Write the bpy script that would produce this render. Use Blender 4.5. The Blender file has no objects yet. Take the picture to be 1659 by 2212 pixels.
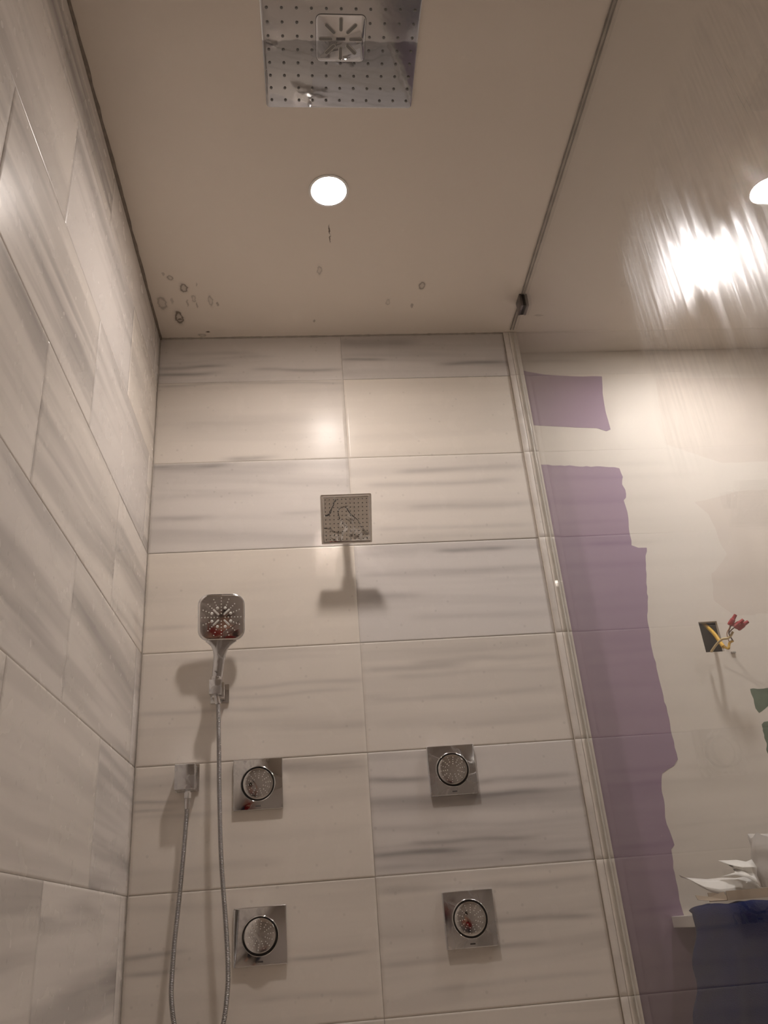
import bpy, bmesh, math, random
import numpy as np
from mathutils import Vector, Matrix
import mathutils.geometry as mgeo

sc = bpy.context.scene
col = sc.collection
random.seed(4)

# ------------------------------------------------------------------ camera
cd = bpy.data.cameras.new('camera'); cam = bpy.data.objects.new('camera', cd); col.objects.link(cam)
cam.location = (0.4742, -2.2655, 0.9043)
a, b, c = -0.10355237, 0.46654111, 0.08396767
Rz = Matrix.Rotation(a, 3, 'Z'); Rx = Matrix.Rotation(b, 3, 'X'); Ry = Matrix.Rotation(c, 3, 'Y')
R = Rz @ Rx @ Ry
right, fwd, up = R @ Vector((1, 0, 0)), R @ Vector((0, 1, 0)), R @ Vector((0, 0, 1))
M4 = Matrix((right, up, -fwd)).transposed().to_4x4(); M4.translation = cam.location
cam.matrix_world = M4
cd.sensor_fit = 'VERTICAL'; cd.sensor_height = 36; cd.sensor_width = 27
cd.lens = 1782.08 / 2212 * 36; cd.clip_start = .01
sc.camera = cam

# ------------------------------------------------------------------ world, exposure
w = bpy.data.worlds.new('world'); sc.world = w; w.use_nodes = True
w.node_tree.nodes['Background'].inputs[0].default_value = (1, .9, .8, 1)
w.node_tree.nodes['Background'].inputs[1].default_value = 0.0
sc.view_settings.view_transform = 'Standard'; sc.view_settings.look = 'None'
sc.cycles.blur_glossy = 0; sc.cycles.use_guiding = True; sc.cycles.sample_clamp_indirect = 0
sc.view_settings.exposure = 0.24; sc.view_settings.gamma = 1.0
LAMP = (1.0, .90, .84)
LAMP2 = (1.0, .95, .94)
SHOWER_LAMP = 430; OUTER_LAMP = 240; FAR_LAMP = 130; REAR_LAMP = 40
H = 2.74; ZA = 2.5551; P = .3065; GX = 1.205

# ------------------------------------------------------------------ helpers
def new_mat(name):
    m = bpy.data.materials.new(name); m.use_nodes = True
    nt = m.node_tree; return m, nt, nt.nodes['Principled BSDF']
def simple(name, color, rough=.5, metal=0.0, spec=.5, noise=0, nscale=20, bump=0, bscale=60):
    m, nt, p = new_mat(name)
    p.inputs['Base Color'].default_value = (*color, 1); p.inputs['Roughness'].default_value = rough
    p.inputs['Metallic'].default_value = metal; p.inputs['Specular IOR Level'].default_value = spec
    tc = nt.nodes.new('ShaderNodeTexCoord')
    if noise:
        n = nt.nodes.new('ShaderNodeTexNoise'); n.inputs['Scale'].default_value = nscale; n.inputs['Detail'].default_value = 5
        nt.links.new(tc.outputs['Object'], n.inputs['Vector'])
        mx = nt.nodes.new('ShaderNodeMix'); mx.data_type = 'RGBA'
        mx.inputs['A'].default_value = (*[k * (1 - noise) for k in color], 1); mx.inputs['B'].default_value = (*[min(1, k * (1 + noise)) for k in color], 1)
        nt.links.new(n.outputs['Fac'], mx.inputs['Factor']); nt.links.new(mx.outputs['Result'], p.inputs['Base Color'])
    if bump:
        n2 = nt.nodes.new('ShaderNodeTexNoise'); n2.inputs['Scale'].default_value = bscale; n2.inputs['Detail'].default_value = 4
        nt.links.new(tc.outputs['Object'], n2.inputs['Vector'])
        bp = nt.nodes.new('ShaderNodeBump'); bp.inputs['Strength'].default_value = bump; bp.inputs['Distance'].default_value = .002
        nt.links.new(n2.outputs['Fac'], bp.inputs['Height']); nt.links.new(bp.outputs['Normal'], p.inputs['Normal'])
    return m

def tag(o, label=None, cat=None, group=None, kind=None):
    if label: o['label'] = label
    if cat: o['category'] = cat
    if group: o['group'] = group
    if kind: o['kind'] = kind
    return o
def empty(name, loc, label, cat, group=None):
    o = bpy.data.objects.new(name, None); o.empty_display_size = .02; col.objects.link(o); o.location = loc
    return tag(o, label, cat, group)
def link(name, bm, mats, parent=None, smooth=None, loc=None):
    me = bpy.data.meshes.new(name)
    bmesh.ops.recalc_face_normals(bm, faces=bm.faces[:])
    bm.to_mesh(me); bm.free()
    for m in (mats if isinstance(mats, (list, tuple)) else [mats]): me.materials.append(m)
    o = bpy.data.objects.new(name, me); col.objects.link(o)
    if parent: o.parent = parent
    if loc is not None: o.location = loc
    if smooth is not None:
        me.polygons.foreach_set('use_smooth', [True] * len(me.polygons))
        me.set_sharp_from_angle(angle=math.radians(smooth))
    return o
def box(bm, x0, x1, y0, y1, z0, z1, bev=0, seg=2, mat=0):
    vs = [bm.verts.new(v) for v in ((x0,y0,z0),(x1,y0,z0),(x1,y1,z0),(x0,y1,z0),(x0,y0,z1),(x1,y0,z1),(x1,y1,z1),(x0,y1,z1))]
    fs = [bm.faces.new([vs[i] for i in f]) for f in ((0,3,2,1),(4,5,6,7),(0,1,5,4),(1,2,6,5),(2,3,7,6),(3,0,4,7))]
    for f in fs: f.material_index = mat
    if bev:
        es = list({e for f in fs for e in f.edges})
        bmesh.ops.bevel(bm, geom=es, offset=bev, segments=seg, affect='EDGES', profile=.5)
    return vs
def frame_from(n, upish=(0,0,1)):
    n = Vector(n).normalized(); u = Vector(upish).cross(n)
    if u.length < 1e-4: u = Vector((1,0,0))
    u.normalize(); return u, n.cross(u), n
def tube(bm, pts, r, seg=12, cap=True):
    """r: number or list"""
    pts = [Vector(p) for p in pts]; n = len(pts)
    rs = r if isinstance(r, (list, tuple)) else [r] * n
    t = (pts[1] - pts[0]).normalized()
    u = t.orthogonal().normalized(); prev = None; rings = []
    for i, p in enumerate(pts):
        if i == 0: t = pts[1] - pts[0]
        elif i == n - 1: t = pts[-1] - pts[-2]
        else: t = pts[i + 1] - pts[i - 1]
        if t.length < 1e-9: t = prev
        t = t.normalized(); prev = t
        u = (u - t * u.dot(t)).normalized(); v = t.cross(u)
        rings.append([bm.verts.new(p + (u * math.cos(k * 2 * math.pi / seg) + v * math.sin(k * 2 * math.pi / seg)) * rs[i]) for k in range(seg)])
    for A, B in zip(rings, rings[1:]):
        for k in range(seg): bm.faces.new((A[k], A[(k + 1) % seg], B[(k + 1) % seg], B[k]))
    if cap: bm.faces.new(rings[0][::-1]); bm.faces.new(rings[-1])
def lathe(bm, prof, seg=48, mtx=Matrix(), closed=False):
    """prof: list of (r, h) about local z"""
    rings = []
    for r, h in prof:
        if r < 1e-6: rings.append([bm.verts.new(mtx @ Vector((0, 0, h)))])
        else: rings.append([bm.verts.new(mtx @ Vector((r * math.cos(k * 2 * math.pi / seg), r * math.sin(k * 2 * math.pi / seg), h))) for k in range(seg)])
    for A, B in zip(rings, rings[1:]):
        for k in range(seg):
            k2 = (k + 1) % seg
            if len(A) == 1 and len(B) == 1: continue
            if len(A) == 1: bm.faces.new((A[0], B[k], B[k2]))
            elif len(B) == 1: bm.faces.new((A[k], A[k2], B[0]))
            else: bm.faces.new((A[k], A[k2], B[k2], B[k]))
def catmull(pts, per=12):
    pts = [Vector(p) for p in pts]; q = [pts[0] * 2 - pts[1]] + pts + [pts[-1] * 2 - pts[-2]]; out = []
    for i in range(1, len(q) - 2):
        for k in range(per):
            t = k / per; p0, p1, p2, p3 = q[i - 1:i + 3]
            out.append(.5 * ((2 * p1) + (p2 - p0) * t + (2 * p0 - 5 * p1 + 4 * p2 - p3) * t * t + (3 * p1 - p0 - 3 * p2 + p3) * t ** 3))
    return out + [pts[-1]]
def rounded_rect(w, h, r, seg=8):
    out = []
    for cx, cy, a0 in ((w/2-r, h/2-r, 0), (-w/2+r, h/2-r, 90), (-w/2+r, -h/2+r, 180), (w/2-r, -h/2+r, 270)):
        for k in range(seg + 1):
            an = math.radians(a0 + 90 * k / seg); out.append((cx + r * math.cos(an), cy + r * math.sin(an)))
    return out
def slab(bm, outline, prof, mtx=Matrix()):
    """closed outline in local xy; prof = list of (inset, z); caps both ends"""
    rings = []
    for ins, z in prof:
        rg = []
        hx_ = max(abs(q[0]) for q in outline); hy_ = max(abs(q[1]) for q in outline)
        for x, y in outline: rg.append(bm.verts.new(mtx @ Vector((x * (hx_ - ins) / hx_, y * (hy_ - ins) / hy_, z))))
        rings.append(rg)
    for A, B in zip(rings, rings[1:]):
        for k in range(len(A)): bm.faces.new((A[k], A[(k + 1) % len(A)], B[(k + 1) % len(A)], B[k]))
    bm.faces.new(rings[0][::-1]); bm.faces.new(rings[-1])
def copies(name, mesh, mat4s, parent):
    """one mesh object per place, all children of the same part"""
    for m in mat4s:
        o = bpy.data.objects.new(name, mesh); col.objects.link(o); o.parent = parent; o.matrix_local = m

# ------------------------------------------------------------------ materials
def chrome_mat(name, wet=.25, tint=(.80, .79, .79), rough=.05, dist=.0012):
    m, nt, p = new_mat(name)
    p.inputs['Metallic'].default_value = 1; p.inputs['Base Color'].default_value = (*tint, 1)
    tc = nt.nodes.new('ShaderNodeTexCoord')
    big = nt.nodes.new('ShaderNodeTexNoise'); big.inputs['Scale'].default_value = 11; big.inputs['Detail'].default_value = 2; big.inputs['Distortion'].default_value = 1.2
    nt.links.new(tc.outputs['Object'], big.inputs['Vector'])
    edge = nt.nodes.new('ShaderNodeMapRange'); edge.inputs['From Min'].default_value = .50; edge.inputs['From Max'].default_value = .56
    nt.links.new(big.outputs['Fac'], edge.inputs['Value'])
    fine = nt.nodes.new('ShaderNodeTexNoise'); fine.inputs['Scale'].default_value = 90; fine.inputs['Detail'].default_value = 2
    nt.links.new(tc.outputs['Object'], fine.inputs['Vector'])
    r = nt.nodes.new('ShaderNodeMapRange'); r.inputs['To Min'].default_value = rough; r.inputs['To Max'].default_value = rough + .12
    nt.links.new(edge.outputs['Result'], r.inputs['Value']); nt.links.new(r.outputs['Result'], p.inputs['Roughness'])
    mul = nt.nodes.new('ShaderNodeMath'); mul.operation = 'MULTIPLY_ADD'; mul.inputs[1].default_value = .25
    nt.links.new(fine.outputs['Fac'], mul.inputs[0]); nt.links.new(edge.outputs['Result'], mul.inputs[2])
    bp = nt.nodes.new('ShaderNodeBump'); bp.inputs['Strength'].default_value = wet; bp.inputs['Distance'].default_value = dist
    nt.links.new(mul.outputs[0], bp.inputs['Height']); nt.links.new(bp.outputs['Normal'], p.inputs['Normal'])
    return m
chrome = chrome_mat('polished_chrome', .16, (.66, .655, .65))
chrome_wet = chrome_mat('wet_chrome', 1.0, (.84, .83, .81), .03, .0045)
chrome_plain = simple('plain_chrome', (.68, .67, .67), .08, 1)
chrome_matte = chrome_mat('water_spotted_chrome', .22, (.66, .66, .675), .16)
rubber = simple('grey_silicone_nozzle', (.80, .78, .75), .2)
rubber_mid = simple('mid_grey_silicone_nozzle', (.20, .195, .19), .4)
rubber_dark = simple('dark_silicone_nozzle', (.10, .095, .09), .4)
dark = simple('dark_gap', (.02, .018, .016), .5)
logo_m = simple('dark_engraving', (.11, .10, .10), .4)

def marble_mat():
    m, nt, p = new_mat('polished_veined_marble')
    at = nt.nodes.new('ShaderNodeAttribute'); at.attribute_name = 'marble'
    tc = nt.nodes.new('ShaderNodeTexCoord')
    n = nt.nodes.new('ShaderNodeTexNoise'); n.inputs['Scale'].default_value = 130; n.inputs['Detail'].default_value = 3
    nt.links.new(tc.outputs['Object'], n.inputs['Vector'])
    # small pits
    v = nt.nodes.new('ShaderNodeTexVoronoi'); v.inputs['Scale'].default_value = 26; v.inputs['Randomness'].default_value = 1
    nt.links.new(tc.outputs['Object'], v.inputs['Vector'])
    mr = nt.nodes.new('ShaderNodeMapRange'); mr.inputs['From Min'].default_value = .06; mr.inputs['From Max'].default_value = .13
    mr.inputs['To Min'].default_value = .90; mr.inputs['To Max'].default_value = 1
    nt.links.new(v.outputs['Distance'], mr.inputs['Value'])
    n3 = nt.nodes.new('ShaderNodeMapRange'); n3.inputs['To Min'].default_value = .985; n3.inputs['To Max'].default_value = 1.015
    nt.links.new(n.outputs['Fac'], n3.inputs['Value'])
    mu = nt.nodes.new('ShaderNodeMath'); mu.operation = 'MULTIPLY'; nt.links.new(mr.outputs['Result'], mu.inputs[0]); nt.links.new(n3.outputs['Result'], mu.inputs[1])
    vm = nt.nodes.new('ShaderNodeVectorMath'); vm.operation = 'SCALE'
    nt.links.new(at.outputs['Color'], vm.inputs[0]); nt.links.new(mu.outputs[0], vm.inputs['Scale'])
    nt.links.new(vm.outputs['Vector'], p.inputs['Base Color'])
    rn = nt.nodes.new('ShaderNodeTexNoise'); rn.inputs['Scale'].default_value = 14; nt.links.new(tc.outputs['Object'], rn.inputs['Vector'])
    rr = nt.nodes.new('ShaderNodeMapRange'); rr.inputs['To Min'].default_value = .25; rr.inputs['To Max'].default_value = .29
    nt.links.new(rn.outputs['Fac'], rr.inputs['Value']); nt.links.new(rr.outputs['Result'], p.inputs['Roughness'])
    p.inputs['Specular IOR Level'].default_value = .14
    bp = nt.nodes.new('ShaderNodeBump'); bp.inputs['Strength'].default_value = .012; bp.inputs['Distance'].default_value = .001
    nt.links.new(rn.outputs['Fac'], bp.inputs['Height']); nt.links.new(bp.outputs['Normal'], p.inputs['Normal'])
    return m
marble = marble_mat()

# ------------------------------------------------------------------ marble fields
class Noise:
    def __init__(s, seed): s.g = np.random.RandomState(seed).rand(64, 64)
    def v(s, x, y):
        xi = np.floor(x).astype(int); yi = np.floor(y).astype(int); fx = x - xi; fy = y - yi
        fx = fx * fx * (3 - 2 * fx); fy = fy * fy * (3 - 2 * fy); g = s.g
        x0, x1, y0, y1 = xi % 64, (xi + 1) % 64, yi % 64, (yi + 1) % 64
        return (g[x0, y0] * (1 - fx) + g[x1, y0] * fx) * (1 - fy) + (g[x0, y1] * (1 - fx) + g[x1, y1] * fx) * fy
    def f(s, x, y, o=4):
        r = 0; am = .5; t = 0
        for k in range(o): r = r + am * s.v(x * 2 ** k + 7.3 * k, y * 2 ** k + 3.1 * k); t += am; am *= .5
        return r / t
def sstep(a, b, x):
    t = np.clip((x - a) / (b - a), 0, 1); return t * t * (3 - 2 * t)
CREAM = np.array((.80, .735, .655)); COOL = np.array((.71, .672, .645)); VEIN = np.array((.20, .185, .18))
# veins seen on the back wall: x0, x1, z, strength, half-width
BANDS = [(0.0,0.21,2.621,0.8,0.0048),(0.0,0.19,2.595,0.8,0.0047),(0.33,0.61,2.602,0.7,0.0048),(0.01,0.6,2.546,0.5,0.0037),(0.62,0.75,2.635,0.8,0.0039),(0.96,1.18,2.614,0.7,0.0059),(0.62,0.87,2.707,0.5,0.014),(0.09,0.33,2.671,0.4,0.0078),(0.24,0.37,2.262,0.8,0.0068),(0.09,0.63,2.387,0.12,0.0267),(0.0,0.24,2.238,1.0,0.0074),(0.0,0.44,2.215,0.35,0.015),(0.01,0.17,2.058,0.5,0.0071),(0.01,0.33,2.132,0.25,0.0113),(0.41,0.6,2.062,0.35,0.0064),(0.78,1.17,2.197,0.4,0.0077),(0.67,1.12,2.149,0.4,0.0075),(0.81,1.18,2.066,0.3,0.0073),(0.69,1.17,1.991,0.3,0.0071),(0.88,1.08,1.91,0.9,0.0054),(0.64,1.22,1.922,0.3,0.0154),(0.65,1.2,1.841,0.3,0.0075),(0.65,0.79,1.77,0.4,0.0087),(0.78,1.18,1.699,0.25,0.0085),(0.01,0.14,1.704,0.3,0.0062),(0.25,0.61,1.527,0.35,0.0046),(0.16,0.58,1.501,0.3,0.0045),(0.01,0.4,1.466,0.35,0.005),(0.62,0.9,1.558,0.45,0.0067),(0.77,1.2,1.573,0.35,0.0068),(0.71,1.16,1.535,0.25,0.0067),(0.62,1.19,1.47,0.25,0.0078),(0.65,1.18,1.393,0.2,0.0088),(0.26,0.6,1.305,0.6,0.0131),(0.0,0.25,1.284,0.2,0.0117),(0.0,0.1,1.237,0.7,0.0034),(0.01,0.1,1.214,0.6,0.0028),(0.01,0.19,1.2,0.3,0.0045),(0.25,0.59,1.139,0.15,0.0111),(0.01,0.37,1.073,0.2,0.0086),(0.61,0.77,1.256,0.9,0.0059),(0.9,1.16,1.235,0.7,0.0059),(0.88,1.06,1.203,0.6,0.0047),(0.61,1.16,1.199,0.3,0.0105),(0.61,1.18,1.129,0.3,0.0068),(0.72,1.03,1.091,0.6,0.0044),(0.61,0.84,1.068,0.9,0.0055),(0.96,1.18,1.052,0.6,0.005),(0.61,1.18,1.035,0.45,0.010),(0.63,1.18,0.983,0.5,0.0074),(0.89,1.16,0.897,0.55,0.0051),(0.9,1.02,0.84,0.5,0.004),(0.62,0.81,0.824,0.3,0.0044),(0.74,1.16,0.767,0.3,0.0048),(0.0,0.14,0.891,0.8,0.0044),(0.01,0.11,0.855,0.7,0.0043),(0.4,0.59,0.859,0.5,0.0039),(0.32,0.6,0.776,0.35,0.0057),(-0.0,0.25,0.989,0.2,0.0082)]
def marble_field(A, B, seed, contrast, cool, bands=()):
    n = Noise(seed)
    warp = n.f(A * 3 + 5, B * 4 + 2, 3) - .5
    Bw = B + warp * .018 + (seed % 5 - 2) * .02 * A
    A0 = A; A = A * .55
    n1 = n.f(A * 1.7 + 11, Bw * 15 + 4); n2 = n.f(A * 4 + 1, Bw * 55 + 9)
    n3 = n.f(A * 4 + 31, B * 9 + 17); n4 = n.f(A * 2.2 + 21, Bw * 24 + 13)
    v = sstep(.48, .80, n1) * .62 + sstep(.55, .85, n2) * .22 * sstep(.35, .6, n1) + sstep(.50, .72, n4) * .42
    v = v * contrast; A = A0
    for x0, x1, z, s, h in bands:
        along = sstep(x0 - .05, x0 + .03, A) * (1 - sstep(x1 - .06, x1 + .05, A))
        zz = z + (n.f(A * 5 + z * 9, A * 0 + 3, 2) - .5) * .016
        rag = .55 + .9 * n.f(A * 9 + z, B * 90 + 1, 3)
        v = v + .78 * s * np.exp(-((B - zz) / (h * 1.35)) ** 2) * along * np.clip(rag, 0, 1.2)
    v = np.clip(v, 0, 1)
    base = CREAM[None, None] * (1 - cool) + COOL[None, None] * cool
    base = base * (.96 + .07 * n3[..., None])
    vein = VEIN * 1.0
    return base * (1 - v[..., None] * .72) + vein * (v[..., None] * .72)

class TileMesh:
    def __init__(s): s.V = []; s.F = []; s.C = []; s.n = 0
    def grid(s, pos, colr):
        nx, ny = pos.shape[:2]; base = s.n
        s.V.append(pos.reshape(-1, 3)); s.C.append(colr.reshape(-1, 3)); s.n += nx * ny
        I = (np.arange(nx)[:, None] * ny + np.arange(ny)[None]) + base
        s.F.append(np.stack([I[:-1, :-1], I[1:, :-1], I[1:, 1:], I[:-1, 1:]], -1).reshape(-1, 4))
    def box(s, x0, x1, y0, y1, z0, z1, colr):
        v = np.array([(x0,y0,z0),(x1,y0,z0),(x1,y1,z0),(x0,y1,z0),(x0,y0,z1),(x1,y0,z1),(x1,y1,z1),(x0,y1,z1)], float)
        s.V.append(v); s.C.append(np.tile(np.array(colr)[None], (8, 1))); b = s.n; s.n += 8
        s.F.append(np.array([(0,3,2,1),(4,5,6,7),(0,1,5,4),(1,2,6,5),(2,3,7,6),(3,0,4,7)]) + b)
    def tile(s, a0, a1, b0, b1, place, seed, contrast, cool, res=(.008, .0036), bands=(), gap=.0005, tilt=True):
        """place(A,B,D)->xyz, D depth behind the face"""
        nx = max(3, int((a1 - a0) / res[0])); ny = max(3, int((b1 - b0) / res[1]))
        def ax(p, q, n):
            x = np.linspace(p + gap + .0012, q - gap - .0012, n - 2)
            return np.concatenate([[p + gap], x, [q - gap]])
        A, B = np.meshgrid(ax(a0, a1, nx), ax(b0, b1, ny), indexing='ij')
        r = np.random.RandomState(seed + 99); o, t1, t2 = (r.rand(3) - .5) * (.0008, .0012, .0016) if tilt else (0, 0, 0)
        D = o + t1 * (A - (a0 + a1) / 2) / .6 + t2 * (B - (b0 + b1) / 2) / .3
        E = np.zeros_like(A); E[0] = E[-1] = .0009; E[:, 0] = E[:, -1] = .0009
        D = D + E
        C = marble_field(A, B, seed, contrast, cool, bands)
        # ring of side faces down into the joint
        s.grid(place(A, B, D), C)
        for sl in ((slice(0, 1), slice(None)), (slice(-1, None), slice(None))):
            a_, b_ = A[sl], B[sl]; d_ = D[sl]
            s.grid(np.concatenate([place(a_, b_, d_), place(a_, b_, d_ + .004)], 0), np.concatenate([C[sl], C[sl]], 0))
        for sl in ((slice(None), slice(0, 1)), (slice(None), slice(-1, None))):
            a_, b_ = A[sl], B[sl]; d_ = D[sl]
            s.grid(np.concatenate([place(a_, b_, d_), place(a_, b_, d_ + .004)], 1), np.concatenate([C[sl], C[sl]], 1))
    def build(s, name, mat, flip=False):
        V = np.concatenate(s.V); F = np.concatenate(s.F); C = np.concatenate(s.C)
        if flip: F = F[:, ::-1]
        me = bpy.data.meshes.new(name); me.vertices.add(len(V)); me.vertices.foreach_set('co', V.ravel().astype('f'))
        me.loops.add(F.size); me.loops.foreach_set('vertex_index', F.ravel().astype('i'))
        me.polygons.add(len(F)); me.polygons.foreach_set('loop_start', np.arange(0, F.size, 4, dtype='i'))
        me.update(calc_edges=True); me.validate()
        at = me.color_attributes.new('marble', 'FLOAT_COLOR', 'POINT')
        at.data.foreach_set('color', np.concatenate([C, np.ones((len(C), 1))], 1).ravel().astype('f'))
        me.materials.append(mat); o = bpy.data.objects.new(name, me); col.objects.link(o); return o
def stack(x, y, z): return np.stack([x, y, z], -1)
place_back = lambda A, B, D: stack(A, D, B)
place_left = lambda A, B, D: stack(-D, -A, B)
GROUT = (.52, .48, .43)

# ------------------------------------------------------------------ the setting
rows = [(ZA, H - .001)] + [(ZA - P * (k + 1), ZA - P * k) for k in range(8)]
rows = [(max(b0, 0.004), b1) for b0, b1 in rows]
BK = {0: ((.55, .75), (.45, .8)), 1: ((.22, .35), (.12, .05)), 2: ((.40, .75), (.28, .35)), 3: ((.12, .0), (.35, .9)),
      4: ((.3, .2), (.3, .3)), 5: ((.25, .15), (.55, .85)), 6: ((.25, .2), (.35, .35)), 7: ((.35, .4), (.4, .3)), 8: ((.3, .2), (.4, .5))}
XJ, XT = .6098, 1.1805
t = TileMesh()
for k, (b0, b1) in enumerate(rows):
    for j, (a0, a1) in enumerate(((0.0, XJ), (XJ, XT))):
        vis = b1 > .6
        ct, cl = BK[k][j]
        bd = [q for q in BANDS if b0 < q[2] < b1 and a0 - .05 < (q[0] + q[1]) / 2 < a1 + .05]
        t.tile(a0, a1, b0, b1, place_back, 100 + k * 7 + j * 3, ct, cl, (.008, .0036) if vis else (.02, .01), bd)
t.box(-.1, XT, .0013, .11, 0, H - .001, GROUT)
tag(t.build('wall_back', marble), 'tiled back wall of the shower in honed streaky marble laid in two columns', kind='structure')

t = TileMesh(); LR = np.random.RandomState(7)
for k, (b0, b1) in enumerate(rows):
    off = .372 if k in (1, 3, 5, 7) else .68
    e = [0.0] + [off + .6125 * i for i in range(-1, 6) if off + .6125 * i > .02]
    e = [q for q in e if q < 2.9] + [2.9]
    for j, (a0, a1) in enumerate(zip(e, e[1:])):
        vis = b1 > .6 and a0 < 1.7
        ct = .45 + .75 * LR.rand() ** 1.2; cl = .25 + .75 * LR.rand()
        t.tile(a0, a1, b0, b1, place_left, 300 + k * 11 + j, ct, cl, (.01, .0042) if vis else (.03, .012))
t.box(-.1, -.0013, -2.9, .11, 0, H - .001, GROUT)
tag(t.build('wall_left', marble, flip=True), 'left shower wall of large streaky marble tiles in running bond', kind='structure')

# marble jamb strips at the right end of the tiled wall; the glass stands between them
t = TileMesh(); xa, xb = XT, 1.2295
for k, (b0, b1) in enumerate(rows):
    t.tile(xa + .0008, xa + .0195, b0, b1, lambda A, B, D: stack(A, D - .0060, B), 501 + k, .35, .45, (.004, .01), gap=.0003, tilt=False)
    t.tile(xa + .0195, xa + .0365, b0, b1, lambda A, B, D: stack(A, D - .0068, B), 531 + k, .3, .15, (.004, .01), gap=.0003, tilt=False)
    t.tile(xa + .0365, xb, b0, b1, lambda A, B, D: stack(A, D - .0060, B), 561 + k, .25, .15, (.004, .01), gap=.0003, tilt=False)
t.box(xa + .0008, xb, -.0035, .112, 0, H - .001, (.66, .60, .52))
tag(t.build('trim_1', marble), 'narrow marble jamb strip beside the glass', kind='structure')

# ceiling with its damp marks
def ceiling_mat():
    m, nt, p = new_mat('warm_white_ceiling_paint'); L = nt.links.new
    tc = nt.nodes.new('ShaderNodeTexCoord')
    n = nt.nodes.new('ShaderNodeTexNoise'); n.inputs['Scale'].default_value = 2.2; n.inputs['Detail'].default_value = 4; L(tc.outputs['Object'], n.inputs['Vector'])
    mx = nt.nodes.new('ShaderNodeMix'); mx.data_type = 'RGBA'; mx.inputs['A'].default_value = (.75, .68, .60, 1); mx.inputs['B'].default_value = (.79, .715, .63, 1)
    L(n.outputs['Fac'], mx.inputs['Factor'])
    wn = nt.nodes.new('ShaderNodeTexNoise'); wn.inputs['Scale'].default_value = 70; wn.inputs['Detail'].default_value = 3; L(tc.outputs['Object'], wn.inputs['Vector'])
    sub = nt.nodes.new('ShaderNodeVectorMath'); sub.operation = 'MULTIPLY_ADD'; sub.inputs[1].default_value = (.014, .014, 0)
    L(wn.outputs['Color'], sub.inputs[0]); L(tc.outputs['Object'], sub.inputs[2])
    src = sub.outputs['Vector']; acc = None
    spots = [(.079,-.291,.007,.010,.6,1),(.114,-.246,.010,.016,.8,1),(.061,-.308,.005,.009,.35,0),(.036,-.177,.012,.026,.5,1),(.079,-.107,.011,.026,.9,1),(.079,-.098,.009,.006,.9,0),
             (.116,-.175,.004,.018,.4,0),(.139,-.196,.006,.014,.4,1),(.145,-.165,.003,.014,.45,0),(.19,-.185,.006,.022,.45,1),(.21,-.169,.004,.012,.5,0),(.069,-.187,.006,.016,.3,0),
             (.539,-.317,.006,.017,.45,1),(.868,-.243,.008,.014,.7,1),(.763,-.169,.005,.012,.35,1),(.845,-.149,.005,.012,.5,0),(.521,-.08,.004,.008,.5,0),(.164,-.032,.008,.004,1,0),(.142,-.015,.010,.006,.5,1),
             (.568,-.482,.003,.018,1.1,0),(.571,-.447,.0022,.018,.9,0),(.156,-.26,.003,.010,.35,0),(1.29,-.09,.02,.006,.4,0)]
    for x, y, rx, ry, s, ring in spots:
        d = nt.nodes.new('ShaderNodeVectorMath'); d.operation = 'SUBTRACT'; d.inputs[1].default_value = (x + .007, y + .007, H); L(src, d.inputs[0])
        sc_ = nt.nodes.new('ShaderNodeVectorMath'); sc_.operation = 'MULTIPLY'; sc_.inputs[1].default_value = (1 / rx, 1 / ry, 0); L(d.outputs['Vector'], sc_.inputs[0])
        le = nt.nodes.new('ShaderNodeVectorMath'); le.operation = 'LENGTH'; L(sc_.outputs['Vector'], le.inputs[0])
        if ring:
            cr = nt.nodes.new('ShaderNodeFloatCurve'); cu = cr.mapping.curves[0]
            cu.points[0].location = (0, .35); cu.points[1].location = (1, 0)
            for pt in ((.30, .45), (.48, 1.0), (.64, .25)): cu.points.new(*pt)
            cr.mapping.update()
            ml = nt.nodes.new('ShaderNodeMath'); ml.operation = 'MULTIPLY'; ml.inputs[1].default_value = .5; ml.use_clamp = True
            L(le.outputs['Value'], ml.inputs[0]); L(ml.outputs[0], cr.inputs['Value']); v = cr.outputs[0]
        else:
            mr = nt.nodes.new('ShaderNodeMapRange'); mr.inputs['From Min'].default_value = .6; mr.inputs['From Max'].default_value = 1.1
            mr.inputs['To Min'].default_value = 1; mr.inputs['To Max'].default_value = 0; L(le.outputs['Value'], mr.inputs['Value']); v = mr.outputs['Result']
        ma = nt.nodes.new('ShaderNodeMath'); ma.operation = 'MULTIPLY'; ma.inputs[1].default_value = min(.95, s * .92); L(v, ma.inputs[0])
        if acc is None: acc = ma.outputs[0]
        else:
            mm = nt.nodes.new('ShaderNodeMath'); mm.operation = 'MAXIMUM'; L(acc, mm.inputs[0]); L(ma.outputs[0], mm.inputs[1]); acc = mm.outputs[0]
    mx2 = nt.nodes.new('ShaderNodeMix'); mx2.data_type = 'RGBA'; mx2.inputs['B'].default_value = (.10, .065, .04, 1)
    L(mx.outputs['Result'], mx2.inputs['A']); L(acc, mx2.inputs['Factor']); L(mx2.outputs['Result'], p.inputs['Base Color'])
    p.inputs['Roughness'].default_value = .55
    b = nt.nodes.new('ShaderNodeBump'); b.inputs['Strength'].default_value = .12; b.inputs['Distance'].default_value = .001
    n5 = nt.nodes.new('ShaderNodeTexNoise'); n5.inputs['Scale'].default_value = 240; L(tc.outputs['Object'], n5.inputs['Vector'])
    L(n5.outputs['Fac'], b.inputs['Height']); L(b.outputs['Normal'], p.inputs['Normal'])
    return m
OY = .1155
LAMPS = [(.566, -.626, .047), (1.80, -.33, .06), (2.75, -1.0, .06), (2.0, -2.45, .06)]
bm = bmesh.new()
loops = [[Vector(p) for p in ((-.1, -3.3, H), (3.3, -3.3, H), (3.3, OY + .1, H), (-.1, OY + .1, H))]]
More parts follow.
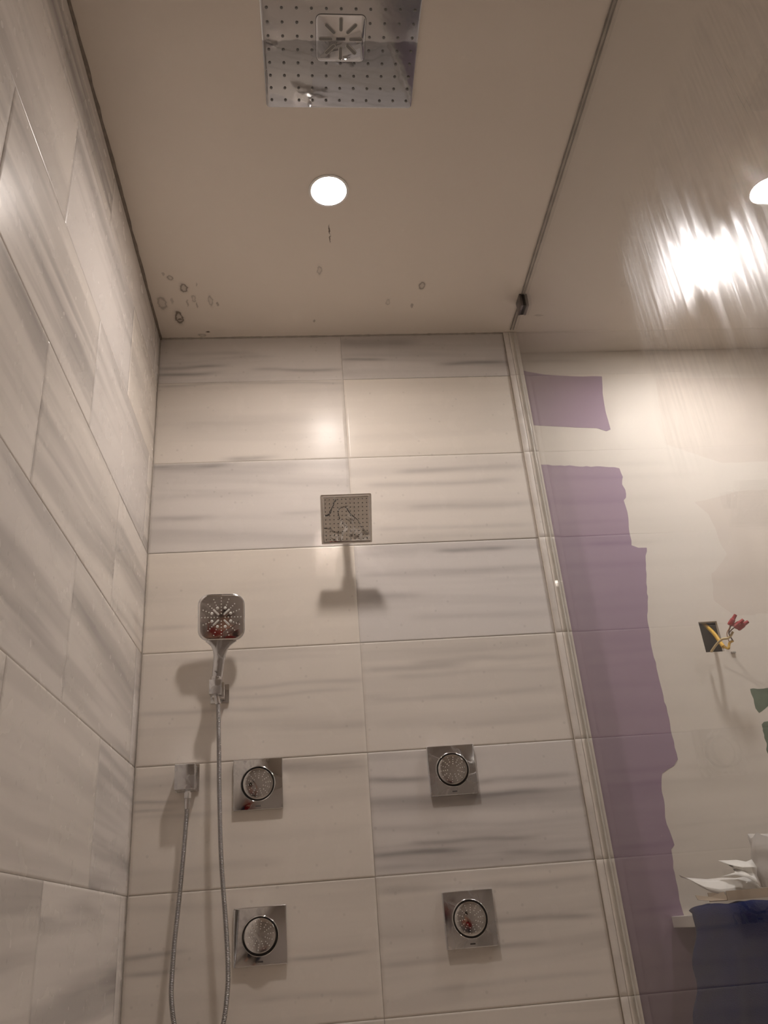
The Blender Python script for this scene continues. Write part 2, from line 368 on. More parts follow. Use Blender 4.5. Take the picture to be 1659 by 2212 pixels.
for lx, ly, lr in LAMPS: loops.append([Vector((lx + (lr + .004) * math.cos(k * math.pi / 24), ly + (lr + .004) * math.sin(k * math.pi / 24), H)) for k in range(48)][::-1])
fl = [bm.verts.new(p) for l in loops for p in l]
for tri in mgeo.tessellate_polygon(loops): bm.faces.new([fl[q] for q in tri])
off = 0
for l in loops:
    vs = fl[off:off + len(l)]; off += len(l); tp = [bm.verts.new(v.co + Vector((0, 0, .1))) for v in vs]
    for i in range(len(l)): bm.faces.new((vs[i], vs[(i + 1) % len(l)], tp[(i + 1) % len(l)], tp[i]))
    if len(l) == 4: cap_ = tp
bm.faces.new([bm.verts.new(v.co + Vector((0, 0, .001))) for v in cap_])
tag(link('ceiling', bm, ceiling_mat()), 'painted beige ceiling with damp marks', kind='structure')
bm = bmesh.new(); box(bm, -.1, 3.3, -3.3, OY + .1, -.1, 0)
tag(link('floor', bm, simple('beige_floor_tile', (.60, .52, .44), .3, noise=.1, nscale=8)), kind='structure')
paint = simple('beige_wall_paint', (.68, .61, .54), .6, noise=.04, nscale=3)
bm = bmesh.new(); box(bm, -.1, 3.3, -3.3, -3.2, 0, H - .001); tag(link('wall_rear', bm, simple('dim_taupe_paint', (.56, .51, .465), .6)), kind='structure')
bm = bmesh.new(); box(bm, 3.2, 3.3, -3.2, OY, 0, H - .001); tag(link('wall_right', bm, paint), kind='structure')
bm = bmesh.new(); box(bm, -.1, 0, -3.2, -2.9, 0, H - .001); tag(link('wall_left_front', bm, paint), kind='structure')

# unpainted wall beyond the glass: mauve board with skim coat and a cut-out
mud = simple('cream_joint_compound', (.80, .735, .655), .7, noise=.035, nscale=6)
mud2 = simple('older_joint_compound', (.76, .68, .60), .65, noise=.04, nscale=5)
board = simple('mauve_plasterboard', (.345, .235, .335), .75, noise=.06, nscale=5)
green = simple('green_plasterboard', (.14, .185, .13), .8, noise=.35, nscale=60)
HX0, HX1, HZ0, HZ1 = 1.676, 1.736, 1.586, 1.684
bm = bmesh.new()
x0, x1, z0, z1 = 1.2295, 3.2, 0, H - .001
def quad(pts, mi):
    f = bm.faces.new([bm.verts.new(p) for p in pts]); f.material_index = mi; return f
for (xa, xb, za, zb) in ((x0, HX0, z0, z1), (HX1, x1, z0, z1), (HX0, HX1, z0, HZ0), (HX0, HX1, HZ1, z1)):
    box(bm, xa, xb, OY, OY + .013, za, zb)
box(bm, x0, x1, OY + .095, OY + .099, z0, z1, mat=4)
for (xa, xb, za, zb) in ((HX0 - .03, HX0 - .026, HZ0 - .2, HZ1 + .2), (HX1 + .06, HX1 + .064, HZ0 - .2, HZ1 + .2)):
    box(bm, xa, xb, OY + .013, OY + .095, za, zb, mat=4)
def patch(poly, mi, d, jag=.004, step=.02, seed=1, sharp=0):
    """irregular thin skin on the wall face with its own thickness d"""
    rr = random.Random(seed); out = []
    for (a, b), (c, e) in zip(poly, poly[1:] + poly[:1]):
        L_ = math.hypot(c - a, e - b); k = max(1, int(L_ / step))
        for i in range(k):
            s = i / k; j = jag if i else 0
            out.append((a + (c - a) * s + rr.uniform(-j, j), b + (e - b) * s + rr.uniform(-j, j)))
    fr = [bm.verts.new((x, OY - d, z)) for x, z in out]; bk = [bm.verts.new((x, OY + .001, z)) for x, z in out]
    for tri in mgeo.tessellate_polygon([[Vector((x, 0, z)) for x, z in out]]):
        f = bm.faces.new([fr[q] for q in tri]); f.material_index = mi
    for i in range(len(out)):
        g = bm.faces.new((fr[i], bk[i], bk[(i + 1) % len(out)], fr[(i + 1) % len(out)])); g.material_index = mi
P1 = [(1.2,2.70),(1.249,2.668),(1.284,2.655),(1.342,2.641),(1.451,2.63),(1.554,2.627),(1.542,2.553),(1.537,2.473),(1.54,2.4),(1.524,2.393),(1.493,2.407),(1.452,2.41),(1.346,2.419),(1.2,2.43)]
P2 = [(1.2,2.271),(1.383,2.258),(1.503,2.249),(1.539,2.243),(1.544,2.21),(1.535,2.18),(1.542,2.16),(1.538,2.13),(1.528,2.12),(1.53,2.095),(1.53,2.055),(1.522,1.985),(1.519,1.955),(1.54,1.945),(1.568,1.944),(1.552,1.884),(1.529,1.759),(1.514,1.683),(1.508,1.579),(1.51,1.479),(1.511,1.41),(1.509,1.342),(1.51,1.276),(1.493,1.258),(1.454,1.239),(1.444,1.204),(1.436,1.105),(1.445,1.05),(1.433,1.039),(1.428,.964),(1.428,.885),(1.432,.86),(1.48,.85),(1.48,.2),(1.48,.01),(1.2,.01)]
def clampx(pl): return [(max(x0 + .0005, a), b) for a, b in pl]
patch(clampx(P1), 1, .0006, .0012, .03, 3); patch(clampx(P2), 1, .0006, .0025, .015, 5)
patch([(1.783,1.466),(1.885,1.466),(1.87,1.416),(1.824,1.412),(1.79,1.393),(1.783,1.407)], 2, .0003, .003, .012, 8)
patch([(1.788,1.359),(1.835,1.375),(1.875,1.369),(1.84,1.19),(1.782,1.246)], 2, .0003, .004, .010, 9)
patch([(1.752,2.612),(2.253,2.605),(2.6,2.6),(2.6,2.25),(1.908,2.251),(1.728,2.332),(1.728,2.39)], 3, .00015, .001, .03, 11)
patch([(1.77,2.103),(1.807,2.058),(1.817,2.006),(1.819,1.955),(1.832,1.912),(1.807,1.881),(1.76,1.843),(1.746,1.752),(1.80,1.70),(2.5,1.70),(2.5,2.14),(1.944,2.14)], 3, .00015, .003, .02, 12)
o = link('wall_beyond', bm, [mud, board, green, mud2, simple('dark_wall_cavity', (.10, .075, .055), .9)])
tag(o, 'unpainted mauve plasterboard wall with joint compound beyond the glass', kind='structure')

# caulk beads, dark with mildew, along the ceiling
caulk = simple('mildewed_caulk', (.20, .165, .135), .6, noise=.5, nscale=60)
caulk_l = simple('grey_caulk', (.40, .36, .31), .5, noise=.3, nscale=50)
def bead(name, p0, p1, r, m, jit=.0012, step=.01):
    bm = bmesh.new(); p0, p1 = Vector(p0), Vector(p1); n = int((p1 - p0).length / step); rr = random.Random(name + str(r))
    tube(bm, [p0.lerp(p1, i / n) for i in range(n + 1)], [r + rr.uniform(-jit, jit) for i in range(n + 1)], 10)
    return tag(link(name, bm, m, smooth=60), kind='structure')
bead('trim_4', (.0005, -.002, H - .001), (.0005, -2.88, H - .001), .0060, caulk, .0016, .03)
bead('trim_5', (.004, .0, H - .001), (XT, .0, H - .001), .0038, caulk_l)
bead('trim_6', (.001, .001, .01), (.001, .001, H - .004), .0022, caulk_l, .0004, .02)

# ------------------------------------------------------------------ glass screen
def glass_mat():
    m = bpy.data.materials.new('smeared_clear_glass'); m.use_nodes = True; nt = m.node_tree; L = nt.links.new
    for n in list(nt.nodes): nt.nodes.remove(n)
    N = nt.nodes.new
    out = N('ShaderNodeOutputMaterial'); tr = N('ShaderNodeBsdfTransparent'); tr.inputs[0].default_value = (.985, .99, .985, 1)
    gl = N('ShaderNodeBsdfGlossy'); gl.inputs['Roughness'].default_value = .0
    lw = N('ShaderNodeLayerWeight'); pw = N('ShaderNodeMath'); pw.operation = 'POWER'; pw.inputs[1].default_value = 5.0; L(lw.outputs['Facing'], pw.inputs[0])
    fr = N('ShaderNodeMath'); fr.operation = 'MULTIPLY_ADD'; fr.inputs[1].default_value = .96; fr.inputs[2].default_value = .04; L(pw.outputs[0], fr.inputs[0])
    lw.inputs['Blend'].default_value = .5
    mx = N('ShaderNodeMixShader'); L(fr.outputs[0], mx.inputs[0]); L(tr.outputs[0], mx.inputs[1]); L(gl.outputs[0], mx.inputs[2])
    tc = N('ShaderNodeTexCoord'); sp = N('ShaderNodeSeparateXYZ'); L(tc.outputs['Object'], sp.inputs[0])
    def rot(ang, sx, sy, off=0):
        """coords in the pane's own plane: along the wipe, across the wipe"""
        m0 = N('ShaderNodeMapping'); m0.inputs['Rotation'].default_value = (ang, 0, 0); L(tc.outputs['Object'], m0.inputs['Vector'])
        mp = N('ShaderNodeMapping'); mp.inputs['Scale'].default_value = (0, sx, sy); mp.inputs['Location'].default_value = (off, 0, 0)
        L(m0.outputs[0], mp.inputs['Vector']); return mp.outputs[0]
    def mr(v, a, b, c=0, d=1):
        q = N('ShaderNodeMapRange'); q.inputs['From Min'].default_value = a; q.inputs['From Max'].default_value = b; q.inputs['To Min'].default_value = c; q.inputs['To Max'].default_value = d
        q.interpolation_type = 'SMOOTHSTEP'; L(v, q.inputs['Value']); return q.outputs[0]
    def mul(a, b):
        q = N('ShaderNodeMath'); q.operation = 'MULTIPLY'; L(a, q.inputs[0]); L(b, q.inputs[1]); return q.outputs[0]
    s1 = N('ShaderNodeTexNoise'); s1.inputs['Scale'].default_value = 1; s1.inputs['Detail'].default_value = 5; L(rot(.03, 60, 3), s1.inputs['Vector'])
    s2 = N('ShaderNodeTexNoise'); s2.inputs['Scale'].default_value = 1; s2.inputs['Detail'].default_value = 3; L(rot(-.05, 26, 5), s2.inputs['Vector'])
    streak = mul(mr(s1.outputs['Fac'], .35, .65, .12, 1), mr(s2.outputs['Fac'], .30, .65, .35, 1))
    # wiped area: a hand-sized region
    n = N('ShaderNodeTexNoise'); n.inputs['Scale'].default_value = 9; n.inputs['Detail'].default_value = 4; L(tc.outputs['Object'], n.inputs['Vector'])
    wob = N('ShaderNodeMath'); wob.operation = 'MULTIPLY_ADD'; wob.inputs[1].default_value = .10; L(n.outputs['Fac'], wob.inputs[0]); L(sp.outputs['Y'], wob.inputs[2])
    wobz = N('ShaderNodeMath'); wobz.operation = 'MULTIPLY_ADD'; wobz.inputs[1].default_value = .25; L(n.outputs['Fac'], wobz.inputs[0]); L(sp.outputs['Z'], wobz.inputs[2])
    reg = mul(mr(wob.outputs[0], .09, .15, 1, 0), mul(mr(wobz.outputs[0], 1.68, 1.95, 0, 1), mr(wobz.outputs[0], 2.30, 2.48, 1, 0)))
    film = mul(streak, reg)
    # a much thinner haze everywhere
    hz = N('ShaderNodeMath'); hz.operation = 'ADD'; hz.inputs[1].default_value = .06; hz.use_clamp = True; L(film, hz.inputs[0])
    # what the film does: it spreads light forwards and a little to all sides
    rf = N('ShaderNodeBsdfRefraction'); rf.inputs['IOR'].default_value = 1.06; rf.inputs['Roughness'].default_value = .95
    tl = N('ShaderNodeBsdfTranslucent'); tl.inputs[0].default_value = (.8, .8, .82, 1)
    m2 = N('ShaderNodeMixShader'); m2.inputs[0].default_value = .12; L(rf.outputs[0], m2.inputs[1]); L(tl.outputs[0], m2.inputs[2])
    k = N('ShaderNodeMath'); k.operation = 'MULTIPLY'; k.inputs[1].default_value = FILM; L(hz.outputs[0], k.inputs[0])
    m3 = N('ShaderNodeMixShader'); L(k.outputs[0], m3.inputs[0]); L(mx.outputs[0], m3.inputs[1]); L(m2.outputs[0], m3.inputs[2])
    # thin dark scratches left by the wipe
    s4 = N('ShaderNodeTexNoise'); s4.inputs['Scale'].default_value = 1; s4.inputs['Detail'].default_value = 2; L(rot(.10, 170, 2.2, 3), s4.inputs['Vector'])
    sc4 = mul(mr(s4.outputs['Fac'], .70, .76, 0, .45), reg)
    df = N('ShaderNodeBsdfDiffuse'); df.inputs[0].default_value = (.12, .11, .10, 1)
    m4 = N('ShaderNodeMixShader'); L(sc4, m4.inputs[0]); L(m3.outputs[0], m4.inputs[1]); L(df.outputs[0], m4.inputs[2])
    L(m4.outputs[0], out.inputs[0]); return m
FILM = .17
glass = glass_mat()
g = empty('glass_screen', (GX, -.95, .004), 'tall fixed clear glass panel with wiped smears, standing at the end of the tiled wall', 'glass panel')
bm = bmesh.new(); box(bm, 0, .010, -.85, .9425, 0, H - .006); link('pane', bm, glass, g)
seal = simple('grey_silicone_seal', (.25, .22, .19), .4, noise=.3, nscale=50)
for sx, nm in ((0, 'silicone_seal'), (.010, 'silicone_seal')):
    bm = bmesh.new(); tube(bm, [(sx, -.85 + i * .02, H - .0065) for i in range(90)], [.0021 + .0004 * math.sin(i * 1.7) for i in range(90)], 8); link(nm, bm, seal, g, 60)
shine = simple('clear_silicone', (.80, .76, .70), .12)
bm = bmesh.new(); tube(bm, [(.0115, .9405, .01 + i * .02) for i in range(136)], [.0022 + .0004 * math.sin(i * 2.3) for i in range(136)], 8); o = link('silicone_seal', bm, shine, g, 60); o['label'] = 'glossy clear silicone bead'
clampm = simple('dark_nickel', (.19, .175, .175), .3, 1)
g = empty('glass_clamp', (GX + .005, -.175, 2.715), 'small dark square metal clamp holding the glass panel at the ceiling', 'glass clamp')
for x in (-.0135, .0055):
    bm = bmesh.new(); box(bm, x, x + .008, -.025, .025, -.025, .025, .0015); link('clamp_plate', bm, clampm, g, 30)
bm = bmesh.new(); box(bm, -.0056, .0056, -.023, .023, -.0235, .0225); link('spacer', bm, dark, g)
bm = bmesh.new(); box(bm, -.0135, .0135, -.02, .02, .0225, .0248); link('mounting_foot', bm, clampm, g)

# ------------------------------------------------------------------ ceiling lamps
def emission(name, colr, s):
    m = bpy.data.materials.new(name); m.use_nodes = True; nt = m.node_tree
    for n in list(nt.nodes): nt.nodes.remove(n)
    e = nt.nodes.new('ShaderNodeEmission'); e.inputs[0].default_value = (*colr, 1); e.inputs[1].default_value = s
    o = nt.nodes.new('ShaderNodeOutputMaterial'); nt.links.new(e.outputs[0], o.inputs[0]); return m
white_trim = simple('white_lamp_trim', (.85, .83, .8), .4)
def downlight(loc, power, label, r=.047, tone=LAMP):
    g = empty('ceiling_downlight', loc, label, 'ceiling light', 'round recessed downlights')
    bm = bmesh.new(); lathe(bm, [(r + .0035, .030), (r + .0035, -.0005), (r + .0085, -.0005), (r + .0085, -.0022), (r + .002, -.0026), (r + .0005, -.001), (r + .0005, .030), (r + .0035, .030)], 64); link('trim_ring', bm, white_trim, g, 40)
    bm = bmesh.new(); lathe(bm, [(0, .0225), (r * .6, .023), (r, .024), (r, .028), (0, .028)], 64); link('lens', bm, emission('lit_lens', tone, power), g, 40)
downlight((.566, -.626, H), SHOWER_LAMP, 'bright round downlight in the shower ceiling between the rain head and the tiled wall')
downlight((1.80, -.33, H), OUTER_LAMP, 'bright round downlight on the ceiling behind the smeared glass panel', .06, LAMP2)
downlight((2.75, -1.0, H), FAR_LAMP, 'round downlight over the room at the far right, outside the glass', .06, LAMP2)
downlight((2.0, -2.45, H), REAR_LAMP, 'round downlight over the middle of the room behind the camera', .06)

# ------------------------------------------------------------------ rain shower head in the ceiling
RX, RY, S = .5905, -1.069, .3595
g = empty('rain_shower_head', (RX, RY, H), 'large square chrome rain shower plate set flat against the ceiling', 'shower head')
def film_chrome():
    m, nt, p = new_mat('half_wetted_chrome'); L = nt.links.new
    p.inputs['Metallic'].default_value = 1
    tc = nt.nodes.new('ShaderNodeTexCoord'); sp = nt.nodes.new('ShaderNodeSeparateXYZ'); L(tc.outputs['Object'], sp.inputs[0])
    n = nt.nodes.new('ShaderNodeTexNoise'); n.inputs['Scale'].default_value = 24; n.inputs['Detail'].default_value = 3; L(tc.outputs['Object'], n.inputs['Vector'])
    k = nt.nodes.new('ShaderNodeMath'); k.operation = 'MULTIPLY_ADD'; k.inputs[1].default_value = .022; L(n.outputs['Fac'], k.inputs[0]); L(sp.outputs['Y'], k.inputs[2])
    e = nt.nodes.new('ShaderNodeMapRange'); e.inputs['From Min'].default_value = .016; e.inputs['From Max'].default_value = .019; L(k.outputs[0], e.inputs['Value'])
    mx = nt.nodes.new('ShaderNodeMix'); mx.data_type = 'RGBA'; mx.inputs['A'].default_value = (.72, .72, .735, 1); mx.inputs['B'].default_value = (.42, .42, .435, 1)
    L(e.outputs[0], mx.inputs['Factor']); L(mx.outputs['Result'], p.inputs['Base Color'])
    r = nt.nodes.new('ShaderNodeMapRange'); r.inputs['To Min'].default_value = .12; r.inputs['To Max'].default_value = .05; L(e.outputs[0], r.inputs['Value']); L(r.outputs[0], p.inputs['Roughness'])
    n2 = nt.nodes.new('ShaderNodeTexNoise'); n2.inputs['Scale'].default_value = 14; n2.inputs['Detail'].default_value = 3; L(tc.outputs['Object'], n2.inputs['Vector'])
    b = nt.nodes.new('ShaderNodeBump'); b.inputs['Strength'].default_value = .22; b.inputs['Distance'].default_value = .002; L(n2.outputs['Fac'], b.inputs['Height']); L(b.outputs['Normal'], p.inputs['Normal'])
    return m
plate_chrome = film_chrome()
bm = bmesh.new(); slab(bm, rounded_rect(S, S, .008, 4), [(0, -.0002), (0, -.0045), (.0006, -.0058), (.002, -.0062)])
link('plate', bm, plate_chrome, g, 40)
bm = bmesh.new()
o_ = rounded_rect(.112, .112, .011, 6)
slab(bm, o_, [(0, -.0060), (.0004, -.0078), (.0016, -.0084)]); face = link('centre_spray_module', bm, plate_chrome, g, 40)
bm = bmesh.new(); slab(bm, rounded_rect(.1138, .1138, .012, 6), [(0, -.0061), (0, -.0066)]); link('joint_ring', bm, simple('grey_gap', (.16, .155, .15), .4), g)
slotm = simple('dull_grey_slot', (.22, .21, .20), .35)
rimm = simple('bright_slot_rim', (.62, .60, .57), .3, .6)
for k in range(8):
    an = k * math.pi / 4; rr_ = .0345
    mt = Matrix.Translation((rr_ * math.cos(an), rr_ * math.sin(an), -.0084)) @ Matrix.Rotation(an, 4, 'Z')
    bm = bmesh.new(); slab(bm, rounded_rect(.033, .0098, .0048, 5), [(0, .0), (.0004, -.0014), (.0010, -.0014)], mt); s_ = link('slot_nozzle', bm, rimm, face, 50)
    bm = bmesh.new(); slab(bm, rounded_rect(.0305, .0068, .0033, 5), [(0, -.0012), (0, -.0018)], mt); link('slot_insert', bm, slotm, s_)
bm = bmesh.new(); box(bm, -.0105, .0105, -.003, .003, -.0090, -.0083, .001); o = link('emblem', bm, logo_m, face); o['label'] = 'small dark brand mark, unreadable at this size'
bm = bmesh.new(); lathe(bm, [(.0034, 0), (.0034, -.0012), (.0022, -.0026), (0, -.0027)], 12)
o = link('nozzle', bm, rubber_mid, g, 40); noz = o.data; bpy.data.objects.remove(o)
pl_, out_ = [], []
for i in range(11):
    for j in range(11):
        x = -.1655 + i * .0331; y = .159 - j * .0325
        if abs(i - 5) <= 1 and abs(y) < .050: continue
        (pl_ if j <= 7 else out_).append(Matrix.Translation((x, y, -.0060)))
copies('nozzle', noz, pl_, g)
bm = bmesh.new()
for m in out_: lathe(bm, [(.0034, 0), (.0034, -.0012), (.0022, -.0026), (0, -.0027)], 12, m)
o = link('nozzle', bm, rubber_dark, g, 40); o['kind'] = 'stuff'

# ------------------------------------------------------------------ wall shower head on its arm
C0 = Vector((.5853, -.1299, 1.967)); th = .7164
U = Vector((0, -math.sin(th), math.cos(th))); X = Vector((1, 0, 0)); N_ = Vector((0, -math.cos(th), -math.sin(th)))
Mh = Matrix((X, U, -N_)).transposed().to_4x4()      # local z points to the back (x cross U = -N)
Mh = Matrix((X, U, X.cross(U))).transposed().to_4x4()
g = empty('wall_shower_head', (C0.x, 0, 2.045), 'small square chrome shower head tilted forward on a wall arm', 'shower head')
Lw = Matrix.Translation(C0 - Vector(g.location)) @ Mh
front = -1 if (X.cross(U)).dot(N_) < 0 else 1
F = Matrix.Diagonal((1, 1, front, 1))                # +z = spray side
HW = .1473
def LF(m): return Lw @ F @ m
I = Matrix()
bm = bmesh.new(); slab(bm, rounded_rect(HW, HW, .0035, 3), [(.0015, -.0075), (0, -.0065), (0, -.001), (.0012, 0), (.004, 0), (.0055, -.0012)], LF(I))
pl = link('plate', bm, simple('smooth_chrome', (.90, .88, .86), .06, 1), g, 35)
bm = bmesh.new(); slab(bm, rounded_rect(HW - .017, HW - .017, .003, 3), [(0, -.002), (0, .0002), (.0006, .0008)], LF(I)); link('spray_face', bm, chrome_wet, g, 35)
bm = bmesh.new(); lathe(bm, [(.0016, 0), (.0016, .0008), (.0009, .0018), (0, .0019)], 8)
o = link('nozzle', bm, rubber_dark, g, 40); nz2 = o.data; bpy.data.objects.remove(o)
ps = [((i - 5) * .0119, (j - 5) * .0119) for i in range(11) for j in range(11)]
ps.sort(key=lambda q: max(abs(q[0]), abs(q[1])) * 10 + abs(q[1]))
copies('nozzle', nz2, [LF(Matrix.Translation((x, y, .0008))) for x, y in ps[:100]], g)
bm = bmesh.new()
for x, y in ps[100:]: lathe(bm, [(.0016, 0), (.0016, .0008), (.0009, .0018), (0, .0019)], 8, LF(Matrix.Translation((x, y, .0008))))
o = link('nozzle', bm, rubber_dark, g, 40); o['kind'] = 'stuff'
# ball joint and collar behind the plate
back = -N_
bm = bmesh.new(); q = C0 - Vector(g.location) + back * .007
tube(bm, [q, q + back * .006, q + back * .010, q + back * .022, q + back * .030], [.026, .026, .021, .019, .013], 24); link('ball_joint', bm, chrome, g, 40)
q2 = q + back * .026
bm = bmesh.new(); tube(bm, catmull([q2, q2 + back * .02 + Vector((0, .004, .001)), q2 + Vector((0, .040, .026)), Vector((0, -.03, 0)), Vector((0, -.002, 0))], 8), .0105, 20); link('arm', bm, chrome, g, 60)
bm = bmesh.new(); box(bm, -.03, .03, -.009, -.0008, -.03, .03, .002); link('wall_flange', bm, chrome, g, 30)

# ------------------------------------------------------------------ hand shower, its holder, hose and outlet
def hand_shower():
    B = Vector((.2125, -.052, 1.545)); Cc = Vector((.2270, -.082, 1.703))
    g = empty('hand_shower', B, 'rounded square chrome hand shower parked upright in its wall holder', 'hand shower')
    upv = Vector((0, -math.sin(math.radians(17)), math.cos(math.radians(17))))
    yaw = math.radians(4)
    rx = Vector((math.cos(yaw), math.sin(yaw), 0)); upv = Matrix.Rotation(yaw, 3, 'Z') @ upv
    nf = rx.cross(upv) * -1
    if nf.y > 0: nf = -nf
    W = .128; r = .030; O = Cc - B
    # loft from the bottom of the handle to the top of the head; s along up from the face centre
    secs = []
    hd = W / 2
    for s, wdt, th_ in ((-.176, .026, .022), (-.165, .028, .024), (-.150, .030, .025), (-.120, .031, .0255), (-.100, .034, .026), (-.087, .041, .026), (-.077, .053, .026), (-.070, .070, .024), (-.065, .086, .021)):
        secs.append((s, wdt / 2, th_))
    nn = 9
    for i in range(nn + 1):
        an = math.pi / 2 * i / nn; secs.append((-hd + r - r * math.cos(an), hd - r + r * math.sin(an), .019))
    for i in range(nn + 1):
        an = math.pi / 2 * i / nn; secs.append((hd - r + r * math.sin(an), hd - r + r * math.cos(an), .019 - .006 * i / nn))
    secs = [q for q in secs if not (-hd - .0001 < q[0] < -hd + .0003 and q[1] < .04)]
    bm = bmesh.new(); rings = []
    K = 28
    base = Vector((0, 0, -.03)); 
    for s, hw, tk in secs:
        # the handle bends back towards the holder below the head
        t_ = max(0, (-.06 - s) / .116)
        ctr = O + upv * s
        tgt = Vector((0, 0, -.025)).lerp(O + upv * -.06, 1 - t_)
        ctr = tgt if t_ > 0 else ctr
        ctr = ctr - nf * (tk * .5 + (.000 if t_ == 0 else -.004 * min(1, t_ * 4)))
        ex = 6 if t_ == 0 else 2.6 + 3.4 * (1 - min(1, t_ * 3))
        rg = []
        for k in range(K):
            a_ = 2 * math.pi * k / K; c_, s_ = math.cos(a_), math.sin(a_)
            px_ = hw * math.copysign(abs(c_) ** (2 / ex), c_); py_ = tk / 2 * math.copysign(abs(s_) ** (2 / ex), s_)
            rg.append(bm.verts.new(ctr + rx * px_ + nf * py_))
        rings.append(rg)
    for A_, B_ in zip(rings, rings[1:]):
        for k in range(K): bm.faces.new((A_[k], A_[(k + 1) % K], B_[(k + 1) % K], B_[k]))
    bm.faces.new(rings[0]); bm.faces.new(rings[-1])
    body = link('handle_and_head', bm, chrome_matte, g, 50)
    Mf = Matrix((rx, upv, nf)).transposed().to_4x4(); Mf = Matrix.Translation(O + nf * .0002) @ Mf
    if (rx.cross(upv)).dot(nf) < 0: pass
    bm = bmesh.new(); slab(bm, rounded_rect(W - .006, W - .006, r - .003, 8), [(0, -.003), (0, .0006), (.0012, .0018), (.004, .0021)], Mf); fc = link('spray_face', bm, chrome_mat('hand_shower_face_chrome', .12, (.80, .78, .77), .07), g, 40)
    bm = bmesh.new(); lathe(bm, [(.0017, 0), (.0017, .0010), (.0009, .0022), (0, .0023)], 8); o = link('nozzle', bm, rubber, fc, 40); nz = o.data; bpy.data.objects.remove(o)
    lst = []
    for k in range(16):
        an = math.pi * 2 * k / 16
        if k % 4 == 0: rs = [.0105 + .0085 * i for i in range(6)]
        elif k % 2 == 0: rs = [.036 + .0075 * i for i in range(3)]
        else: rs = [.0275 + .0085 * i for i in range(4)]
        for q in rs: lst.append(Mf @ Matrix.Translation((q * math.cos(an), q * math.sin(an), .0021)))
    copies('nozzle', nz, lst, fc)
    for k in range(4):
        an = math.pi / 4 + math.pi / 2 * k
        mt = Mf @ Matrix.Translation((.0205 * math.cos(an), .0205 * math.sin(an), .002)) @ Matrix.Rotation(an, 4, 'Z')
        bm = bmesh.new(); slab(bm, rounded_rect(.0225, .0052, .0025, 5), [(0, 0), (.0004, .0012), (.0008, .0014)], mt); link('slot_nozzle', bm, rubber, fc, 50)
    bm = bmesh.new(); lathe(bm, [(.0042, 0), (.0042, .0010), (.0034, .0024), (.002, .0030), (0, .0031)], 14); o = link('bead_nozzle', bm, rubber, fc, 50); bz = o.data; bpy.data.objects.remove(o)
    copies('bead_nozzle', bz, [Mf @ Matrix.Translation((.0275 * math.cos(math.pi / 8 + k * math.pi / 4), .0275 * math.sin(math.pi / 8 + k * math.pi / 4), .002)) for k in range(8)], fc)
    bm = bmesh.new(); box(bm, -.003, .003, -.0155, -.0142, .010, .0118); o = link('emblem', bm, logo_m, g); o['label'] = 'tiny dark engraved mark on the handle'
    bm = bmesh.new(); tube(bm, [(0, -.0005, -.028), (0, -.0005, -.010), (0, -.0005, -.006), (.0003, -.0005, -.002)], [.0115, .0145, .0155, .0150], 24); link('collar', bm, chrome_plain, g, 40)
hand_shower()

g = empty('hand_shower_holder', (.2125, 0, 1.512), 'square chrome wall bracket with a cube socket carrying the hand shower', 'shower holder')
bm = bmesh.new(); box(bm, -.020, .030, -.008, -.0008, -.028, .024, .001); link('wall_plate', bm, chrome, g, 30)
bm = bmesh.new(); box(bm, -.011, .021, -.050, -.008, -.023, .018, .001); link('bracket_block', bm, chrome, g, 30)
bm = bmesh.new(); box(bm, -.0165, .0155, -.071, -.036, -.018, .021, .0012); link('socket', bm, chrome_matte, g, 30)

g = empty('hose_outlet', (.137, 0, 1.29), 'square chrome hose outlet block on the tiled wall beside the left body spray', 'hose outlet')
bm = bmesh.new(); box(bm, -.0265, .0255, -.052, -.006, -.0325, .0315, .003, 3); link('outlet_block', bm, chrome_matte, g, 40)
bm = bmesh.new(); box(bm, -.030, .031, -.006, -.0008, -.0325, .037, .0015); link('wall_plate', bm, chrome, g, 30)
bm = bmesh.new(); tube(bm, [(.005, -.030, -.0325), (.005, -.030, -.038), (.005, -.030, -.0382), (.005, -.030, -.052)], [.0075, .0075, .0100, .0100], 6); link('hex_nut', bm, chrome_plain, g, 20)

hx = empty('shower_hose', (.2, -.05, .70), 'ribbed chrome shower hose looping down from the hand shower to its outlet', 'hose')
pts = [(.2135,-.0535,1.494),(.2185,-.053,1.470),(.2205,-.054,1.42),(.2235,-.055,1.325),(.225,-.056,1.256),(.232,-.056,1.092),(.2445,-.056,.9485),(.251,-.056,.8515),(.2495,-.056,.7957),(.240,-.055,.735),(.217,-.053,.69),(.186,-.05,.672),(.155,-.048,.69),(.133,-.047,.74),(.1225,-.046,.7967),(.1215,-.044,.8429),(.1245,-.041,.9185),(.1305,-.038,.9968),(.137,-.035,1.0988),(.1415,-.032,1.19),(.142,-.030,1.215)]
cv = catmull(pts, 40); Ld = [0]
for A_, B_ in zip(cv, cv[1:]): Ld.append(Ld[-1] + (B_ - A_).length)
tot = Ld[-1]; pitch = .0034; nR = int(tot / pitch); samp = []; rad = []
j = 0
for i in range(nR * 4):
    s = i * pitch / 4
    while j < len(Ld) - 2 and Ld[j + 1] < s: j += 1
    f_ = (s - Ld[j]) / max(1e-9, Ld[j + 1] - Ld[j])
    samp.append(cv[j].lerp(cv[j + 1], f_) - Vector(hx.location)); rad.append((.0046, .0058, .0062, .0058)[i % 4])
bm = bmesh.new(); tube(bm, samp, rad, 12); link('hose', bm, simple('hose_chrome', (.42, .41, .40), .25, 1), hx, 80)
